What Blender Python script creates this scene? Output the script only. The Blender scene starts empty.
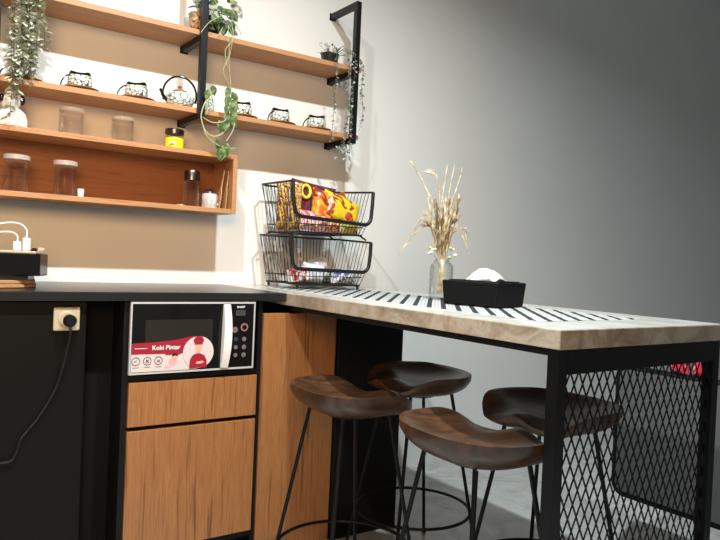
import bpy, bmesh, math, random
from mathutils import Vector, Matrix, Quaternion
random.seed(7)
sc = bpy.context.scene
col = sc.collection
PI = math.pi

# ------------------------------------------------------------------ camera
cam_d = bpy.data.cameras.new('camera'); cam = bpy.data.objects.new('camera', cam_d); col.objects.link(cam)
M = [[0.8179254770759887, -0.5736391119983475, 0.0440009447144432],
     [0.02696304455625277, -0.03817574363349124, -0.9989072063141237],
     [0.5746920115838341, 0.8182180527119756, -0.01575785638813324]]
right, down, fwd = [Vector(r) for r in M]
R = Matrix((right, -down, -fwd)).transposed()
cam.matrix_world = Matrix.Translation((0, 0, 1.08)) @ R.to_4x4()
cam_d.sensor_fit = 'HORIZONTAL'; cam_d.sensor_width = 36; cam_d.lens = 682.82 / 720 * 36
cam_d.clip_start = .02
sc.camera = cam

# ------------------------------------------------------------------ materials
def mat(name, color, rough=.5, metal=0, spec=.5, **kw):
    m = bpy.data.materials.new(name); m.use_nodes = True
    b = m.node_tree.nodes['Principled BSDF']
    b.inputs['Base Color'].default_value = (*color, 1)
    b.inputs['Roughness'].default_value = rough
    b.inputs['Metallic'].default_value = metal
    b.inputs['Specular IOR Level'].default_value = spec
    for k, v in kw.items(): b.inputs[k.replace('_', ' ')].default_value = v
    return m
def nd(m, t, **kw):
    n = m.node_tree.nodes.new(t)
    for k, v in kw.items():
        if k in n.inputs: n.inputs[k].default_value = v
        else: setattr(n, k, v)
    return n
def ln(m, a, b): m.node_tree.links.new(a, b)
def ramp(m, fac, stops, interp='LINEAR'):
    r = nd(m, 'ShaderNodeValToRGB'); r.color_ramp.interpolation = interp
    e = r.color_ramp.elements
    while len(e) < len(stops): e.new(.5)
    for i, (p, c) in enumerate(stops): e[i].position = p; e[i].color = (*c, 1)
    ln(m, fac, r.inputs['Fac']); return r
def coords(m, scale=(1, 1, 1), rot=(0, 0, 0)):
    tc = nd(m, 'ShaderNodeTexCoord'); mp = nd(m, 'ShaderNodeMapping')
    mp.inputs['Scale'].default_value = scale; mp.inputs['Rotation'].default_value = rot
    ln(m, tc.outputs['Object'], mp.inputs['Vector']); return mp.outputs['Vector']
def base(m): return m.node_tree.nodes['Principled BSDF'].inputs['Base Color']
def bump(m, fac, s=.2, d=.002):
    b = nd(m, 'ShaderNodeBump'); b.inputs['Strength'].default_value = s; b.inputs['Distance'].default_value = d
    ln(m, fac, b.inputs['Height']); ln(m, b.outputs['Normal'], m.node_tree.nodes['Principled BSDF'].inputs['Normal'])

def wood(name, scale, stops, rough=.45, coarse=4.0):
    m = mat(name, (.5, .3, .15), rough)
    v = coords(m, scale)
    n = nd(m, 'ShaderNodeTexNoise', Scale=coarse, Detail=8.0, Roughness=.62, Distortion=.35); ln(m, v, n.inputs['Vector'])
    r = ramp(m, n.outputs['Fac'], stops); ln(m, r.outputs['Color'], base(m))
    bump(m, n.outputs['Fac'], .08, .001)
    return m
CAB = [(.30, (.13, .050, .014)), (.42, (.27, .108, .035)), (.48, (.35, .152, .052)), (.53, (.25, .098, .032)), (.60, (.36, .158, .055)), (.72, (.19, .072, .021))]
M_cab = wood('cabinet_wood', (34, 34, .9), CAB, .42, 3.2)
SH = [(.30, (.33, .15, .065)), (.5, (.47, .235, .105)), (.7, (.40, .185, .08))]
M_shelf = wood('shelf_wood', (1.2, 14, 30), SH, .45, 3.0)
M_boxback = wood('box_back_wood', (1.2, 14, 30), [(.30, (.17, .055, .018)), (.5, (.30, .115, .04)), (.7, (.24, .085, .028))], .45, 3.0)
M_seat = wood('seat_wood', (6, 30, 10), [(.30, (.018, .008, .004)), (.5, (.050, .022, .010)), (.66, (.088, .038, .016)), (.8, (.03, .013, .006))], .33, 1.6)
M_saucer = wood('saucer_wood', (6, 30, 10), [(.3, (.20, .085, .035)), (.7, (.36, .17, .07))], .5, 2.0)
M_coaster = wood('coaster_wood', (6, 30, 60), [(.3, (.28, .14, .06)), (.7, (.52, .32, .16))], .5, 2.0)

M_wall = mat('wall_paint', (.80, .80, .785), .75, spec=.25)
_n = nd(M_wall, 'ShaderNodeTexNoise', Scale=3.0, Detail=4.0); ln(M_wall, coords(M_wall), _n.inputs['Vector'])
ln(M_wall, ramp(M_wall, _n.outputs['Fac'], [(.3, (.785, .785, .77)), (.7, (.81, .81, .795))]).outputs['Color'], base(M_wall))
M_ceil = mat('ceiling_paint', (.5, .5, .5), .8)

M_floor = mat('floor_tile', (.5, .5, .5), .22)
v = coords(M_floor)
bk = nd(M_floor, 'ShaderNodeTexBrick'); bk.offset = 0
bk.inputs['Scale'].default_value = 1.0; bk.inputs['Brick Width'].default_value = .6; bk.inputs['Row Height'].default_value = .6
bk.inputs['Mortar Size'].default_value = .003; bk.inputs['Mortar'].default_value = (.40, .40, .40, 1)
ln(M_floor, v, bk.inputs['Vector'])
n1 = nd(M_floor, 'ShaderNodeTexNoise', Scale=5.0, Detail=10.0, Roughness=.65, Distortion=1.5); ln(M_floor, v, n1.inputs['Vector'])
r1 = ramp(M_floor, n1.outputs['Fac'], [(.35, (.40, .40, .40)), (.5, (.52, .52, .515)), (.65, (.60, .60, .60))])
ln(M_floor, r1.outputs['Color'], bk.inputs['Color1']); ln(M_floor, r1.outputs['Color'], bk.inputs['Color2'])
ln(M_floor, bk.outputs['Color'], base(M_floor))

M_top = mat('bar_laminate', (.5, .42, .33), .30, spec=.6)
v = coords(M_top)
n1 = nd(M_top, 'ShaderNodeTexNoise', Scale=9.0, Detail=12.0, Roughness=.7, Distortion=.6); ln(M_top, v, n1.inputs['Vector'])
r1 = ramp(M_top, n1.outputs['Fac'], [(.30, (.20, .145, .095)), (.46, (.37, .29, .21)), (.56, (.50, .42, .33)), (.70, (.28, .21, .15))])
ln(M_top, r1.outputs['Color'], base(M_top)); 
M_toplit = mat('lit_top_laminate', (.6, .59, .56), .22, spec=.6)  # paler copy of the bar laminate, lamp light and wall reflection put into its colour
n2 = nd(M_toplit, 'ShaderNodeTexNoise', Scale=9.0, Detail=12.0, Roughness=.7, Distortion=.6); ln(M_toplit, coords(M_toplit), n2.inputs['Vector'])
ln(M_toplit, ramp(M_toplit, n2.outputs['Fac'], [(.3, (.36, .34, .31)), (.5, (.47, .455, .43)), (.7, (.54, .53, .51))]).outputs['Color'], base(M_toplit))
M_counter = mat('black_counter', (.014, .014, .015), .26, spec=.4)
M_black = mat('black_laminate', (.005, .005, .0055), .5, spec=.2)
M_blackwarm = mat('black_panel', (.0045, .004, .0036), .45, spec=.15)
M_void = mat('matt_black', (.005, .005, .005), .8, spec=.1)
M_steel = mat('black_steel', (.004, .004, .0045), .45, spec=.25)
M_post = mat('black_post', (.006, .006, .008), .4, spec=.3)
M_wire = mat('black_wire', (.008, .008, .008), .35)
M_chrome = mat('chrome', (.6, .6, .6), .18, 1)
M_darkmetal = mat('dark_metal', (.14, .13, .12), .28, 1)
M_white = mat('white_plastic', (.80, .79, .76), .35)
M_cream = mat('cream_plastic', (.44, .37, .25), .4)
M_ceram = mat('white_ceramic', (.82, .81, .78), .15)
M_blackgl = mat('black_gloss', (.006, .006, .006), .10)
M_window = mat('oven_window', (.020, .018, .015), .16)
M_red = mat('sticker_red', (.30, .010, .030), .45)
M_stk = mat('sticker_white', (.60, .52, .52), .45)
M_pink = mat('sticker_pink', (.75, .35, .38), .4)
M_skin = mat('sticker_skin', (.75, .36, .27), .5)
M_ink = mat('ink', (.03, .03, .03), .5)
M_lab = mat('button_grey', (.16, .12, .13), .4)
M_lcd = mat('display_glass', (.05, .055, .055), .15)
M_cyl = mat('matt_black_plastic', (.0035, .0035, .004), .55, spec=.2)
M_tissue = mat('tissue_paper', (.86, .84, .82), .8)
M_pot = mat('pot_black', (.012, .012, .013), .4)
M_potg = mat('pot_grey', (.42, .43, .40), .6)
M_soil = mat('soil', (.05, .035, .02), .9)
M_yel = mat('label_yellow', (.80, .72, .02), .45)
M_honey = mat('honey', (.50, .28, .10), .2)
M_grey = mat('grey_board', (.10, .10, .10), .7)

def leafmat(name, a, b, c, sc_=60):
    m = mat(name, a, .5); n = nd(m, 'ShaderNodeTexNoise', Scale=sc_, Detail=3.0); ln(m, coords(m), n.inputs['Vector'])
    ln(m, ramp(m, n.outputs['Fac'], [(.36, a), (.5, b), (.64, c)]).outputs['Color'], base(m))
    m.node_tree.nodes['Principled BSDF'].inputs['Transmission Weight'].default_value = 0
    return m
M_leafpale = leafmat('pale_leaf', (.20, .24, .15), (.46, .49, .38), (.80, .80, .70))
M_leafgrn = leafmat('green_leaf', (.03, .07, .015), (.075, .13, .035), (.20, .26, .10))
M_leafdk = leafmat('dark_leaf', (.02, .045, .015), (.05, .09, .03), (.12, .16, .08))
M_leafgry = leafmat('silver_leaf', (.12, .15, .12), (.30, .33, .29), (.55, .56, .50), 90)
M_leafbr = leafmat('brown_leaf', (.16, .07, .03), (.34, .17, .08), (.48, .32, .20))
M_stem = mat('pale_stem', (.36, .38, .20), .6)
M_stemd = mat('dark_stem', (.10, .12, .07), .6)
M_dry = leafmat('dry_grass', (.34, .24, .12), (.54, .42, .25), (.72, .62, .45), 40)
M_drypale = leafmat('dry_plume', (.50, .38, .22), (.66, .54, .36), (.78, .70, .54), 40)
M_bud = mat('bud_green', (.38, .46, .20), .7)
M_budw = mat('bud_white', (.78, .76, .66), .7)

def thin_glass(name, tint=(.95, .95, .93), gl=.22, rough=.03):
    m = bpy.data.materials.new(name); m.use_nodes = True; t = m.node_tree; t.nodes.clear()
    out = t.nodes.new('ShaderNodeOutputMaterial'); tr = t.nodes.new('ShaderNodeBsdfTransparent'); g = t.nodes.new('ShaderNodeBsdfGlossy')
    tr.inputs['Color'].default_value = (*tint, 1); g.inputs['Roughness'].default_value = rough; g.inputs['Color'].default_value = (.9, .9, .9, 1)
    lw = t.nodes.new('ShaderNodeLayerWeight'); lw.inputs['Blend'].default_value = gl
    mx = t.nodes.new('ShaderNodeMixShader')
    t.links.new(lw.outputs['Facing'], mx.inputs['Fac']); t.links.new(tr.outputs[0], mx.inputs[1]); t.links.new(g.outputs[0], mx.inputs[2])
    t.links.new(mx.outputs[0], out.inputs['Surface']); return m
M_glass = thin_glass('clear_glass', (.975, .972, .97), .16, .05)
M_glass2 = thin_glass('vase_glass', (.965, .975, .97), .18, .03)

# cup body: white porcelain with a black figured band
def pattern(name, basec, ink, scale, thr):
    m = mat(name, basec, .2); n = nd(m, 'ShaderNodeTexVoronoi', Scale=scale); n.feature = 'DISTANCE_TO_EDGE'; ln(m, coords(m), n.inputs['Vector'])
    ln(m, ramp(m, n.outputs['Distance'], [(thr, ink), (thr + .05, basec)]).outputs['Color'], base(m)); return m
M_cup = pattern('figured_porcelain', (.78, .79, .74), (.07, .075, .06), 85, .06)
M_potpat = pattern('figured_glass', (.72, .76, .70), (.10, .16, .15), 60, .05)

def pack(name, cols, scale, rough=.25, mx=(1, 1, 1)):
    m = mat(name, cols[0], rough); n = nd(m, 'ShaderNodeTexNoise', Scale=scale, Detail=2.0, Distortion=1.2); ln(m, coords(m, mx), n.inputs['Vector'])
    k = len(cols); st = [(.34 + .34 * i / max(1, k - 1), c) for i, c in enumerate(cols)]
    ln(m, ramp(m, n.outputs['Fac'], st, 'CONSTANT').outputs['Color'], base(m)); return m
P_y = pack('pack_yellow', [(.30, .05, .02), (.66, .46, .02), (.70, .56, .03), (.74, .64, .04), (.50, .54, .05)], 15)
P_o = pack('pack_orange', [(.22, .03, .02), (.62, .14, .02), (.80, .34, .04), (.82, .62, .10), (.80, .40, .20)], 14)
P_q = pack('pack_purple', [(.10, .02, .05), (.14, .04, .05), (.06, .02, .03), (.30, .05, .08)], 16)
P_b = pack('pack_brown', [(.10, .05, .03), (.65, .38, .05), (.20, .07, .12), (.70, .50, .12), (.08, .05, .03)], 34)
P_p = pack('pack_pink', [(.55, .10, .14), (.70, .45, .42), (.75, .68, .62), (.20, .06, .06)], 26)
P_r = pack('pack_red', [(.62, .10, .06), (.72, .45, .22), (.40, .04, .05), (.75, .65, .45)], 24)
P_g = pack('pack_olive', [(.38, .34, .05), (.55, .50, .10), (.25, .22, .04)], 22)
P_w = pack('bag_white', [(.62, .64, .70), (.78, .78, .78), (.70, .70, .68)], 14)
P_wb = pack('bag_white_blue', [(.10, .16, .45), (.76, .77, .80), (.72, .74, .78), (.80, .80, .80)], 18)
P_wr = pack('bag_white_red', [(.55, .06, .08), (.74, .72, .70), (.60, .60, .58)], 22)
P_s = pack('packet_red_white', [(.80, .75, .70), (.75, .04, .08), (.72, .03, .06), (.75, .05, .10), (.80, .45, .35)], 30)
P_v = pack('tin_silver', [(.45, .44, .45), (.62, .61, .62), (.30, .30, .34)], 30)

# woven runner: dark diagonal stripes on white, thin lines between
M_run = mat('runner_cloth', (.75, .75, .73), .85)
tc = nd(M_run, 'ShaderNodeTexCoord'); sx = nd(M_run, 'ShaderNodeSeparateXYZ'); ln(M_run, tc.outputs['Object'], sx.inputs[0])
def mth(m, op, a, b=None):
    n = nd(m, 'ShaderNodeMath', operation=op)
    for i, q in enumerate((a, b)):
        if q is None: continue
        if isinstance(q, (int, float)): n.inputs[i].default_value = q
        else: ln(m, q, n.inputs[i])
    return n.outputs[0]
ph = mth(M_run, 'SUBTRACT', sx.outputs['Y'], mth(M_run, 'MULTIPLY', sx.outputs['X'], 1.13))
f1 = mth(M_run, 'FRACT', mth(M_run, 'ADD', mth(M_run, 'DIVIDE', ph, .066), 50.0))
f2 = mth(M_run, 'FRACT', mth(M_run, 'ADD', mth(M_run, 'DIVIDE', ph, .0165), 50.0))
d1 = mth(M_run, 'LESS_THAN', f1, .36); d2 = mth(M_run, 'MULTIPLY', mth(M_run, 'LESS_THAN', f2, .30), .35)
mxx = mth(M_run, 'MAXIMUM', d1, d2)
ln(M_run, ramp(M_run, mxx, [(0, (.38, .38, .38)), (1, (.010, .012, .015))]).outputs['Color'], base(M_run))

# ------------------------------------------------------------------ mesh helpers
class MB:
    def __init__(s): s.b = bmesh.new()
    def box(s, x0, x1, y0, y1, z0, z1, mtx=None):
        vs = [s.b.verts.new((x, y, z)) for x in (x0, x1) for y in (y0, y1) for z in (z0, z1)]
        for f in ((0, 1, 3, 2), (4, 6, 7, 5), (0, 4, 5, 1), (2, 3, 7, 6), (0, 2, 6, 4), (1, 5, 7, 3)): s.b.faces.new([vs[i] for i in f])
        if mtx:
            for v in vs: v.co = mtx @ v.co
        return s
    def tube(s, pts, r, seg=8, closed=False, r2=None):
        pts = [Vector(p) for p in pts]; n = len(pts); rings = []
        up = None
        for i, p in enumerate(pts):
            a = pts[(i - 1) % n] if (closed or i > 0) else p; c = pts[(i + 1) % n] if (closed or i < n - 1) else p
            t = (c - a); t = t.normalized() if t.length > 1e-9 else Vector((0, 0, 1))
            if up is None:
                up = t.cross(Vector((0, 0, 1)) if abs(t.z) < .9 else Vector((1, 0, 0))).normalized()
            up = (up - t * up.dot(t)).normalized(); w = t.cross(up)
            rr = r if r2 is None else r + (r2 - r) * i / (n - 1)
            rings.append([s.b.verts.new(p + (up * math.cos(2 * PI * k / seg) + w * math.sin(2 * PI * k / seg)) * rr) for k in range(seg)])
        for i in range(n if closed else n - 1):
            A = rings[i]; B = rings[(i + 1) % n]
            for k in range(seg): s.b.faces.new((A[k], A[(k + 1) % seg], B[(k + 1) % seg], B[k]))
        if not closed: s.b.faces.new(rings[0][::-1]); s.b.faces.new(rings[-1])
        return s
    def lathe(s, prof, c=(0, 0, 0), seg=32, cap=True, sx=1, sy=1):
        c = Vector(c); rings = []
        for r, z in prof:
            rings.append([s.b.verts.new(c + Vector((math.cos(2 * PI * k / seg) * r * sx, math.sin(2 * PI * k / seg) * r * sy, z))) for k in range(seg)])
        for A, B in zip(rings, rings[1:]):
            for k in range(seg): s.b.faces.new((A[k], A[(k + 1) % seg], B[(k + 1) % seg], B[k]))
        if cap: s.b.faces.new(rings[0][::-1]); s.b.faces.new(rings[-1])
        return s
    def ball(s, c, rx, ry=None, rz=None, seg=16, n=8):
        ry = ry or rx; rz = rz or rx
        m = Matrix.Translation(c) @ Matrix.Diagonal((rx, ry, rz, 1))
        bmesh.ops.create_uvsphere(s.b, u_segments=seg, v_segments=n, radius=1, matrix=m); return s
    def prism(s, pts, fn, h0, h1):
        """closed outline extruded: fn(u, v, h) -> point"""
        A = [s.b.verts.new(fn(u, v, h0)) for u, v in pts]; B = [s.b.verts.new(fn(u, v, h1)) for u, v in pts]; n = len(pts)
        s.b.faces.new(A[::-1]); s.b.faces.new(B)
        for i in range(n): s.b.faces.new((A[i], A[(i + 1) % n], B[(i + 1) % n], B[i]))
        return s
    def leaf(s, p, d, nrm, L, W, bend=.25, fold=.18):
        d = Vector(d).normalized(); nrm = Vector(nrm); nrm = (nrm - d * nrm.dot(d)).normalized(); w = d.cross(nrm); p = Vector(p)
        prof = ((0, .12), (.22, .8), (.5, 1), (.78, .66), (1, .04)); rows = []
        for t, ww in prof:
            c = p + d * (L * t) - nrm * (bend * L * t * t)
            rows.append([s.b.verts.new(c - w * W * ww * .5 + nrm * fold * W * ww), s.b.verts.new(c), s.b.verts.new(c + w * W * ww * .5 + nrm * fold * W * ww)])
        for A, B in zip(rows, rows[1:]):
            s.b.faces.new((A[0], A[1], B[1], B[0])); s.b.faces.new((A[1], A[2], B[2], B[1]))
        return s
    def build(s, name, m, parent=None, origin=None, bevel=0, smooth=False, solid=0, seg=2):
        me = bpy.data.meshes.new(name)
        o = bpy.data.objects.new(name, me); col.objects.link(o)
        off = Vector((0, 0, 0))
        if parent is not None:
            o.parent = parent; off = Vector(parent.get('_o', (0, 0, 0)))
        elif origin is not None:
            off = Vector(origin); o.location = off
        o['_o'] = tuple(off)
        if off.length: bmesh.ops.translate(s.b, verts=s.b.verts, vec=-off)
        bmesh.ops.recalc_face_normals(s.b, faces=s.b.faces)
        s.b.to_mesh(me); s.b.free()
        me.materials.append(m)
        if smooth:
            for p in me.polygons: p.use_smooth = True
            me.set_sharp_from_angle(angle=math.radians(40))
        if solid:
            md = o.modifiers.new('solid', 'SOLIDIFY'); md.thickness = solid
        if bevel:
            md = o.modifiers.new('bevel', 'BEVEL'); md.width = bevel; md.segments = seg; md.limit_method = 'ANGLE'; md.harden_normals = False
        return o
def thing(name, label, cat, loc=(0, 0, 0), group=None):
    o = bpy.data.objects.new(name, None); col.objects.link(o); o.location = loc; o.empty_display_size = .05
    o['_o'] = tuple(loc); tag(o, label, cat, group); return o
def tag(o, label, cat, group=None, kind=None):
    o['label'] = label; o['category'] = cat
    if group: o['group'] = group
    if kind: o['kind'] = kind
    return o
def struct(o): o['kind'] = 'structure'; return o
def copy_tree(o, parent=None):
    c = o.copy(); col.objects.link(c)
    if parent is not None: c.parent = parent
    for ch in [x for x in bpy.data.objects if x.parent is o]: copy_tree(ch, c)
    return c
def text(name, body, size, fn_mat, m, parent, depth=.0006):
    cu = bpy.data.curves.new(name, 'FONT'); cu.body = body; cu.size = size; cu.align_x = 'CENTER'; cu.align_y = 'CENTER'; cu.extrude = depth; cu.offset = size * .012
    t = bpy.data.objects.new(name, cu); col.objects.link(t)
    dg = bpy.context.evaluated_depsgraph_get(); me = bpy.data.meshes.new_from_object(t.evaluated_get(dg))
    bpy.data.objects.remove(t); me.name = name
    off = Vector(parent['_o']); me.transform(Matrix.Translation(-off) @ fn_mat)
    me.materials.clear(); me.materials.append(m)
    o = bpy.data.objects.new(name, me); col.objects.link(o); o.parent = parent; o['_o'] = tuple(off); return o
def rnd(a, b): return random.uniform(a, b)
def circ(cx, cy, r, n=24): return [(cx + r * math.cos(2 * PI * k / n), cy + r * math.sin(2 * PI * k / n)) for k in range(n)]
def smooth_path(pts, n=6):
    pts = [Vector(p) for p in pts]; out = []
    for i in range(len(pts) - 1):
        p0 = pts[max(i - 1, 0)]; p1 = pts[i]; p2 = pts[i + 1]; p3 = pts[min(i + 2, len(pts) - 1)]
        for k in range(n):
            t = k / n
            out.append(.5 * ((2 * p1) + (p2 - p0) * t + (2 * p0 - 5 * p1 + 4 * p2 - p3) * t * t + (-p0 + 3 * p1 - 3 * p2 + p3) * t ** 3))
    out.append(pts[-1]); return out

# ------------------------------------------------------------------ setting
WY = 2.77
struct(MB().box(-2.5, 8, -3.5, WY + .1, -.1, 0).build('floor', M_floor))
struct(MB().box(-2.5, 8, WY, WY + .12, 0, 3.4).build('wall_back', M_wall))
struct(MB().box(-2.5, 8, -3.5, WY + .1, 3.4, 3.5).build('ceiling', M_ceil))
struct(MB().box(8, 8.1, -3.5, WY + .1, 0, 3.4).build('wall_right', M_wall))

# ------------------------------------------------------------------ worktop and cabinets on the back wall
tag(MB().box(-1.2, 1.203, 2.165, WY, .917, .945).build('worktop', M_counter, origin=(0, 2.4, .917), bevel=.002),
    'long black satin kitchen worktop running along the back wall', 'worktop')
# black appliance panel with socket
lp = thing('black_cupboard', 'tall plain black cupboard front with a socket, left of the microwave', 'cupboard', (-.3, 2.19, 0))
MB().box(-1.2, .522, 2.19, 2.21, .0, .915).build('front_panel', M_blackwarm, lp, bevel=.002)
MB().box(-1.2, .522, 2.2105, 2.74, .0, .915).build('body', M_black, lp)
MB().box(.523, .633, 2.30, 2.32, .0, .915).build('recess_panel', M_void, lp)
ps = thing('wall_socket', 'cream square power socket on the black cupboard front', 'socket', (.463, 2.189, .862))
MB().box(.426, .501, 2.181, 2.1895, .826, .897).build('cover_plate', M_cream, ps, bevel=.006, seg=3)
MB().lathe([(.024, 0), (.024, .004), (.020, .006)], (0, 0, 0), 28).build('socket_ring', M_cream, ps)
rg = col.objects['socket_ring']; rg.rotation_euler = (PI / 2, 0, 0); rg.location = (0, -.0065, 0)
rg.data.transform(Matrix.Translation(Vector((.463, 2.189, .862))))
pg = thing('power_plug', 'black power plug and cord pushed into the cream socket', 'plug', (.468, 2.168, .858))
m = MB(); m.lathe([(.017, 0), (.0185, .004), (.0185, .018), (.014, .024)], (0, 0, 0), 24)
for v_ in m.b.verts: v_.co = Vector((.468 + v_.co.x, 2.1735 - v_.co.z, .858 + v_.co.y))
m.build('plug_body', M_cyl, pg, smooth=True)
cord = [(.468, 2.156, .845), (.468, 2.15, .82), (.462, 2.165, .76), (.44, 2.176, .66), (.40, 2.18, .58), (.362, 2.18, .53), (.349, 2.18, .512), (.338, 2.18, .474), (.325, 2.18, .452), (.300, 2.18, .448), (.22, 2.18, .452), (.1, 2.18, .47), (-.2, 2.18, .45)]
MB().tube(smooth_path(cord), .0035, 8).build('cord', mat('black_cord', (.008, .008, .008), .5, spec=.3), pg, smooth=True)

# base cabinet with niche, drawer, door
cb = thing('base_cabinet', 'black framed base cabinet with oak-look drawer and door, microwave in its niche', 'cabinet', (.87, 2.45, 0))
m = MB(); m.box(.634, .652, 2.185, 2.74, 0, .916); m.box(1.104, 1.119, 2.185, 2.74, 0, .916)
m.box(.652, 1.104, 2.185, 2.74, .659, .674); m.box(.652, 1.104, 2.20, 2.74, .49, .505); m.box(.652, 1.104, 2.72, 2.74, .1, .916)
m.box(.652, 1.104, 2.185, 2.74, .08, .098)
m.build('carcass', M_black, cb)
MB().box(.652, 1.104, 2.24, 2.26, 0, .08).build('plinth', M_void, cb)
MB().box(.6545, 1.1035, 2.178, 2.198, .512, .6545).build('drawer', M_cab, cb, bevel=.0015)
MB().box(.6545, 1.1035, 2.178, 2.198, .100, .498).build('door', M_cab, cb, bevel=.0015)
MB().box(1.122, 1.432, 2.178, 2.198, 0, .872).build('end_panel', M_cab, cb, bevel=.0015)
bc = thing('black_cabinet', 'tall black cabinet closing the bar beside the wooden panel', 'cabinet', (1.59, 2.45, 0))
MB().box(1.436, 1.748, 2.162, 2.18, 0, .885).build('front_panel', M_black, bc, bevel=.002)
MB().box(1.436, 1.742, 2.181, 2.765, 0, .885).build('body', M_black, bc)

# ------------------------------------------------------------------ bar table
bt = thing('bar_table', 'long stone-look bar counter on a black steel frame with mesh end', 'bar table', (1.55, 1.8, 0))
BX0, BX1, BY0 = 1.206, 1.905, .953
MB().box(BX0, BX1, BY0, WY - .002, .902, .945).build('tabletop', M_top, bt, bevel=.0015)
MB().box(BX0 + .0012, BX1 - .0012, BY0 + .0012, WY - .002, .9451, .9456).build('lit_top_layer', M_toplit, bt)  # added layer, its paler colour stands in for light on the bar top
for x0, x1 in ((1.209, 1.240), (1.857, 1.888)):
    MB().box(x0, x1, .957, .988, .0, .901).build('leg', M_steel, bt, bevel=.001)
MB().box(1.2405, 1.8565, .957, .988, .846, .901).build('end_beam', M_steel, bt)
MB().box(1.2405, 1.8565, .957, .988, .03, .06).build('end_beam', M_steel, bt)
for x0 in (1.211, 1.856):
    MB().box(x0, x0 + .03, .9885, 2.15, .886, .9015).build('side_beam', M_steel, bt)
# expanded metal: diamond strands clipped to the opening
m = MB(); X0, X1, Z0, Z1 = 1.2405, 1.8565, .06, .846; dw, dh = .0305, .061; sl = dh / dw
def strand(xa, za, sgn, y):
    # line z = za + sgn*sl*(x-xa)
    pts = []
    for X in (X0, X1):
        z = za + sgn * sl * (X - xa)
        if Z0 <= z <= Z1: pts.append((X, z))
    for Z in (Z0, Z1):
        x = xa + (Z - za) / (sgn * sl)
        if X0 < x < X1: pts.append((x, Z))
    if len(pts) < 2: return
    a, b = Vector((pts[0][0], y, pts[0][1])), Vector((pts[1][0], y, pts[1][1]))
    if (a - b).length < .01: return
    d = (b - a).normalized(); w = d.cross(Vector((0, 1, 0))) * .0022; t = Vector((0, .0008, 0))
    vs = [m.b.verts.new(p + q + r_) for p in (a, b) for q in (-w, w) for r_ in (-t, t)]
    for f in ((0, 1, 3, 2), (4, 6, 7, 5), (0, 4, 5, 1), (2, 3, 7, 6), (0, 2, 6, 4), (1, 5, 7, 3)): m.b.faces.new([vs[i] for i in f])
k = -40
while k < 60:
    strand(X0 + k * dw, Z1, -1, .9715); strand(X0 + k * dw, Z1, 1, .9735); k += 1
m.build('mesh_panel', M_steel, bt)

# ------------------------------------------------------------------ runner
rn = thing('table_runner', 'white woven runner with black diagonal stripes on the bar', 'table runner', (1.52, 1.8, .9460))
m = MB(); NX, NY = 6, 60; rows = []
for j in range(NY + 1):
    y = 1.115 + (2.62 - 1.115) * j / NY
    rows.append([m.b.verts.new((1.325 + .43 * i / NX, y, .9462 + .0006 * math.sin(j * 1.7 + i))) for i in range(NX + 1)])
for A, B in zip(rows, rows[1:]):
    for i in range(NX): m.b.faces.new((A[i], A[i + 1], B[i + 1], B[i]))
c = m.build('cloth', M_run, rn, solid=.0015)
c.modifiers[0].offset = 1
M_fr = mat('fringe_white', (.62, .62, .60), .9)
for e in (1.325, 1.755):
    m = MB()
    for j in range(230):
        y = 1.118 + j * .0065; s_ = -1 if e < 1.5 else 1
        m.box(e - (.006 if s_ < 0 else 0), e + (.006 if s_ > 0 else 0), y, y + .003, .946, .9475)
    m.build('fringe', M_fr, rn)

# ------------------------------------------------------------------ wall shelves
tag(MB().box(.262, 1.765, 2.572, WY - .001, 1.927, 1.947).build('wall_shelf', M_shelf, origin=(1.0, 2.67, 1.927), bevel=.001),
    'long thin oak-look wall shelf, topmost, carrying the potted plants', 'shelf', 'open wall shelves')
tag(MB().box(.262, 1.765, 2.572, WY - .001, 1.622, 1.642).build('wall_shelf', M_shelf, origin=(1.0, 2.67, 1.622), bevel=.001),
    'long thin oak-look wall shelf carrying the row of cups on saucers', 'shelf', 'open wall shelves')
for x, lab in ((.290, 'leftmost black steel shelf bracket behind the thick hanging foliage'), (1.005, 'middle black steel shelf bracket beside the green hanging vine'),
               (1.722, 'rightmost black steel shelf bracket at the ends of the shelves')):
    br = thing('shelf_bracket', lab, 'bracket', (x, 2.56, 1.6), 'black steel shelf brackets')
    h = .0125
    MB().box(x - h, x + h, 2.545, 2.570, 1.597, 2.232).build('post', M_post, br, bevel=.001)
    for z in (2.207, 1.9015, 1.5965):
        a = MB().box(x - h, x + h, 2.5705, WY - .004, z, z + .025).build('arm', M_post, br, bevel=.001)
        MB().box(x - h - .004, x + h + .004, WY - .004, WY, z - .004, z + .029).build('wall_plate', M_post, a)
bx = thing('box_shelf', 'wide open-front oak-look box shelf, lowest on the wall', 'shelf', (.5, 2.66, 1.24))
MB().box(-.6, 1.150, 2.555, WY - .001, 1.240, 1.258).build('bottom_board', M_shelf, bx, bevel=.001)
MB().box(-.6, 1.150, 2.555, WY - .001, 1.458, 1.476).build('top_board', M_shelf, bx, bevel=.001)
MB().box(1.1505, 1.169, 2.555, WY - .001, 1.240, 1.476).build('side_board', M_shelf, bx, bevel=.001)
MB().box(-.6, 1.150, 2.755, WY - .0015, 1.2585, 1.4575).build('back_board', M_boxback, bx)

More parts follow.
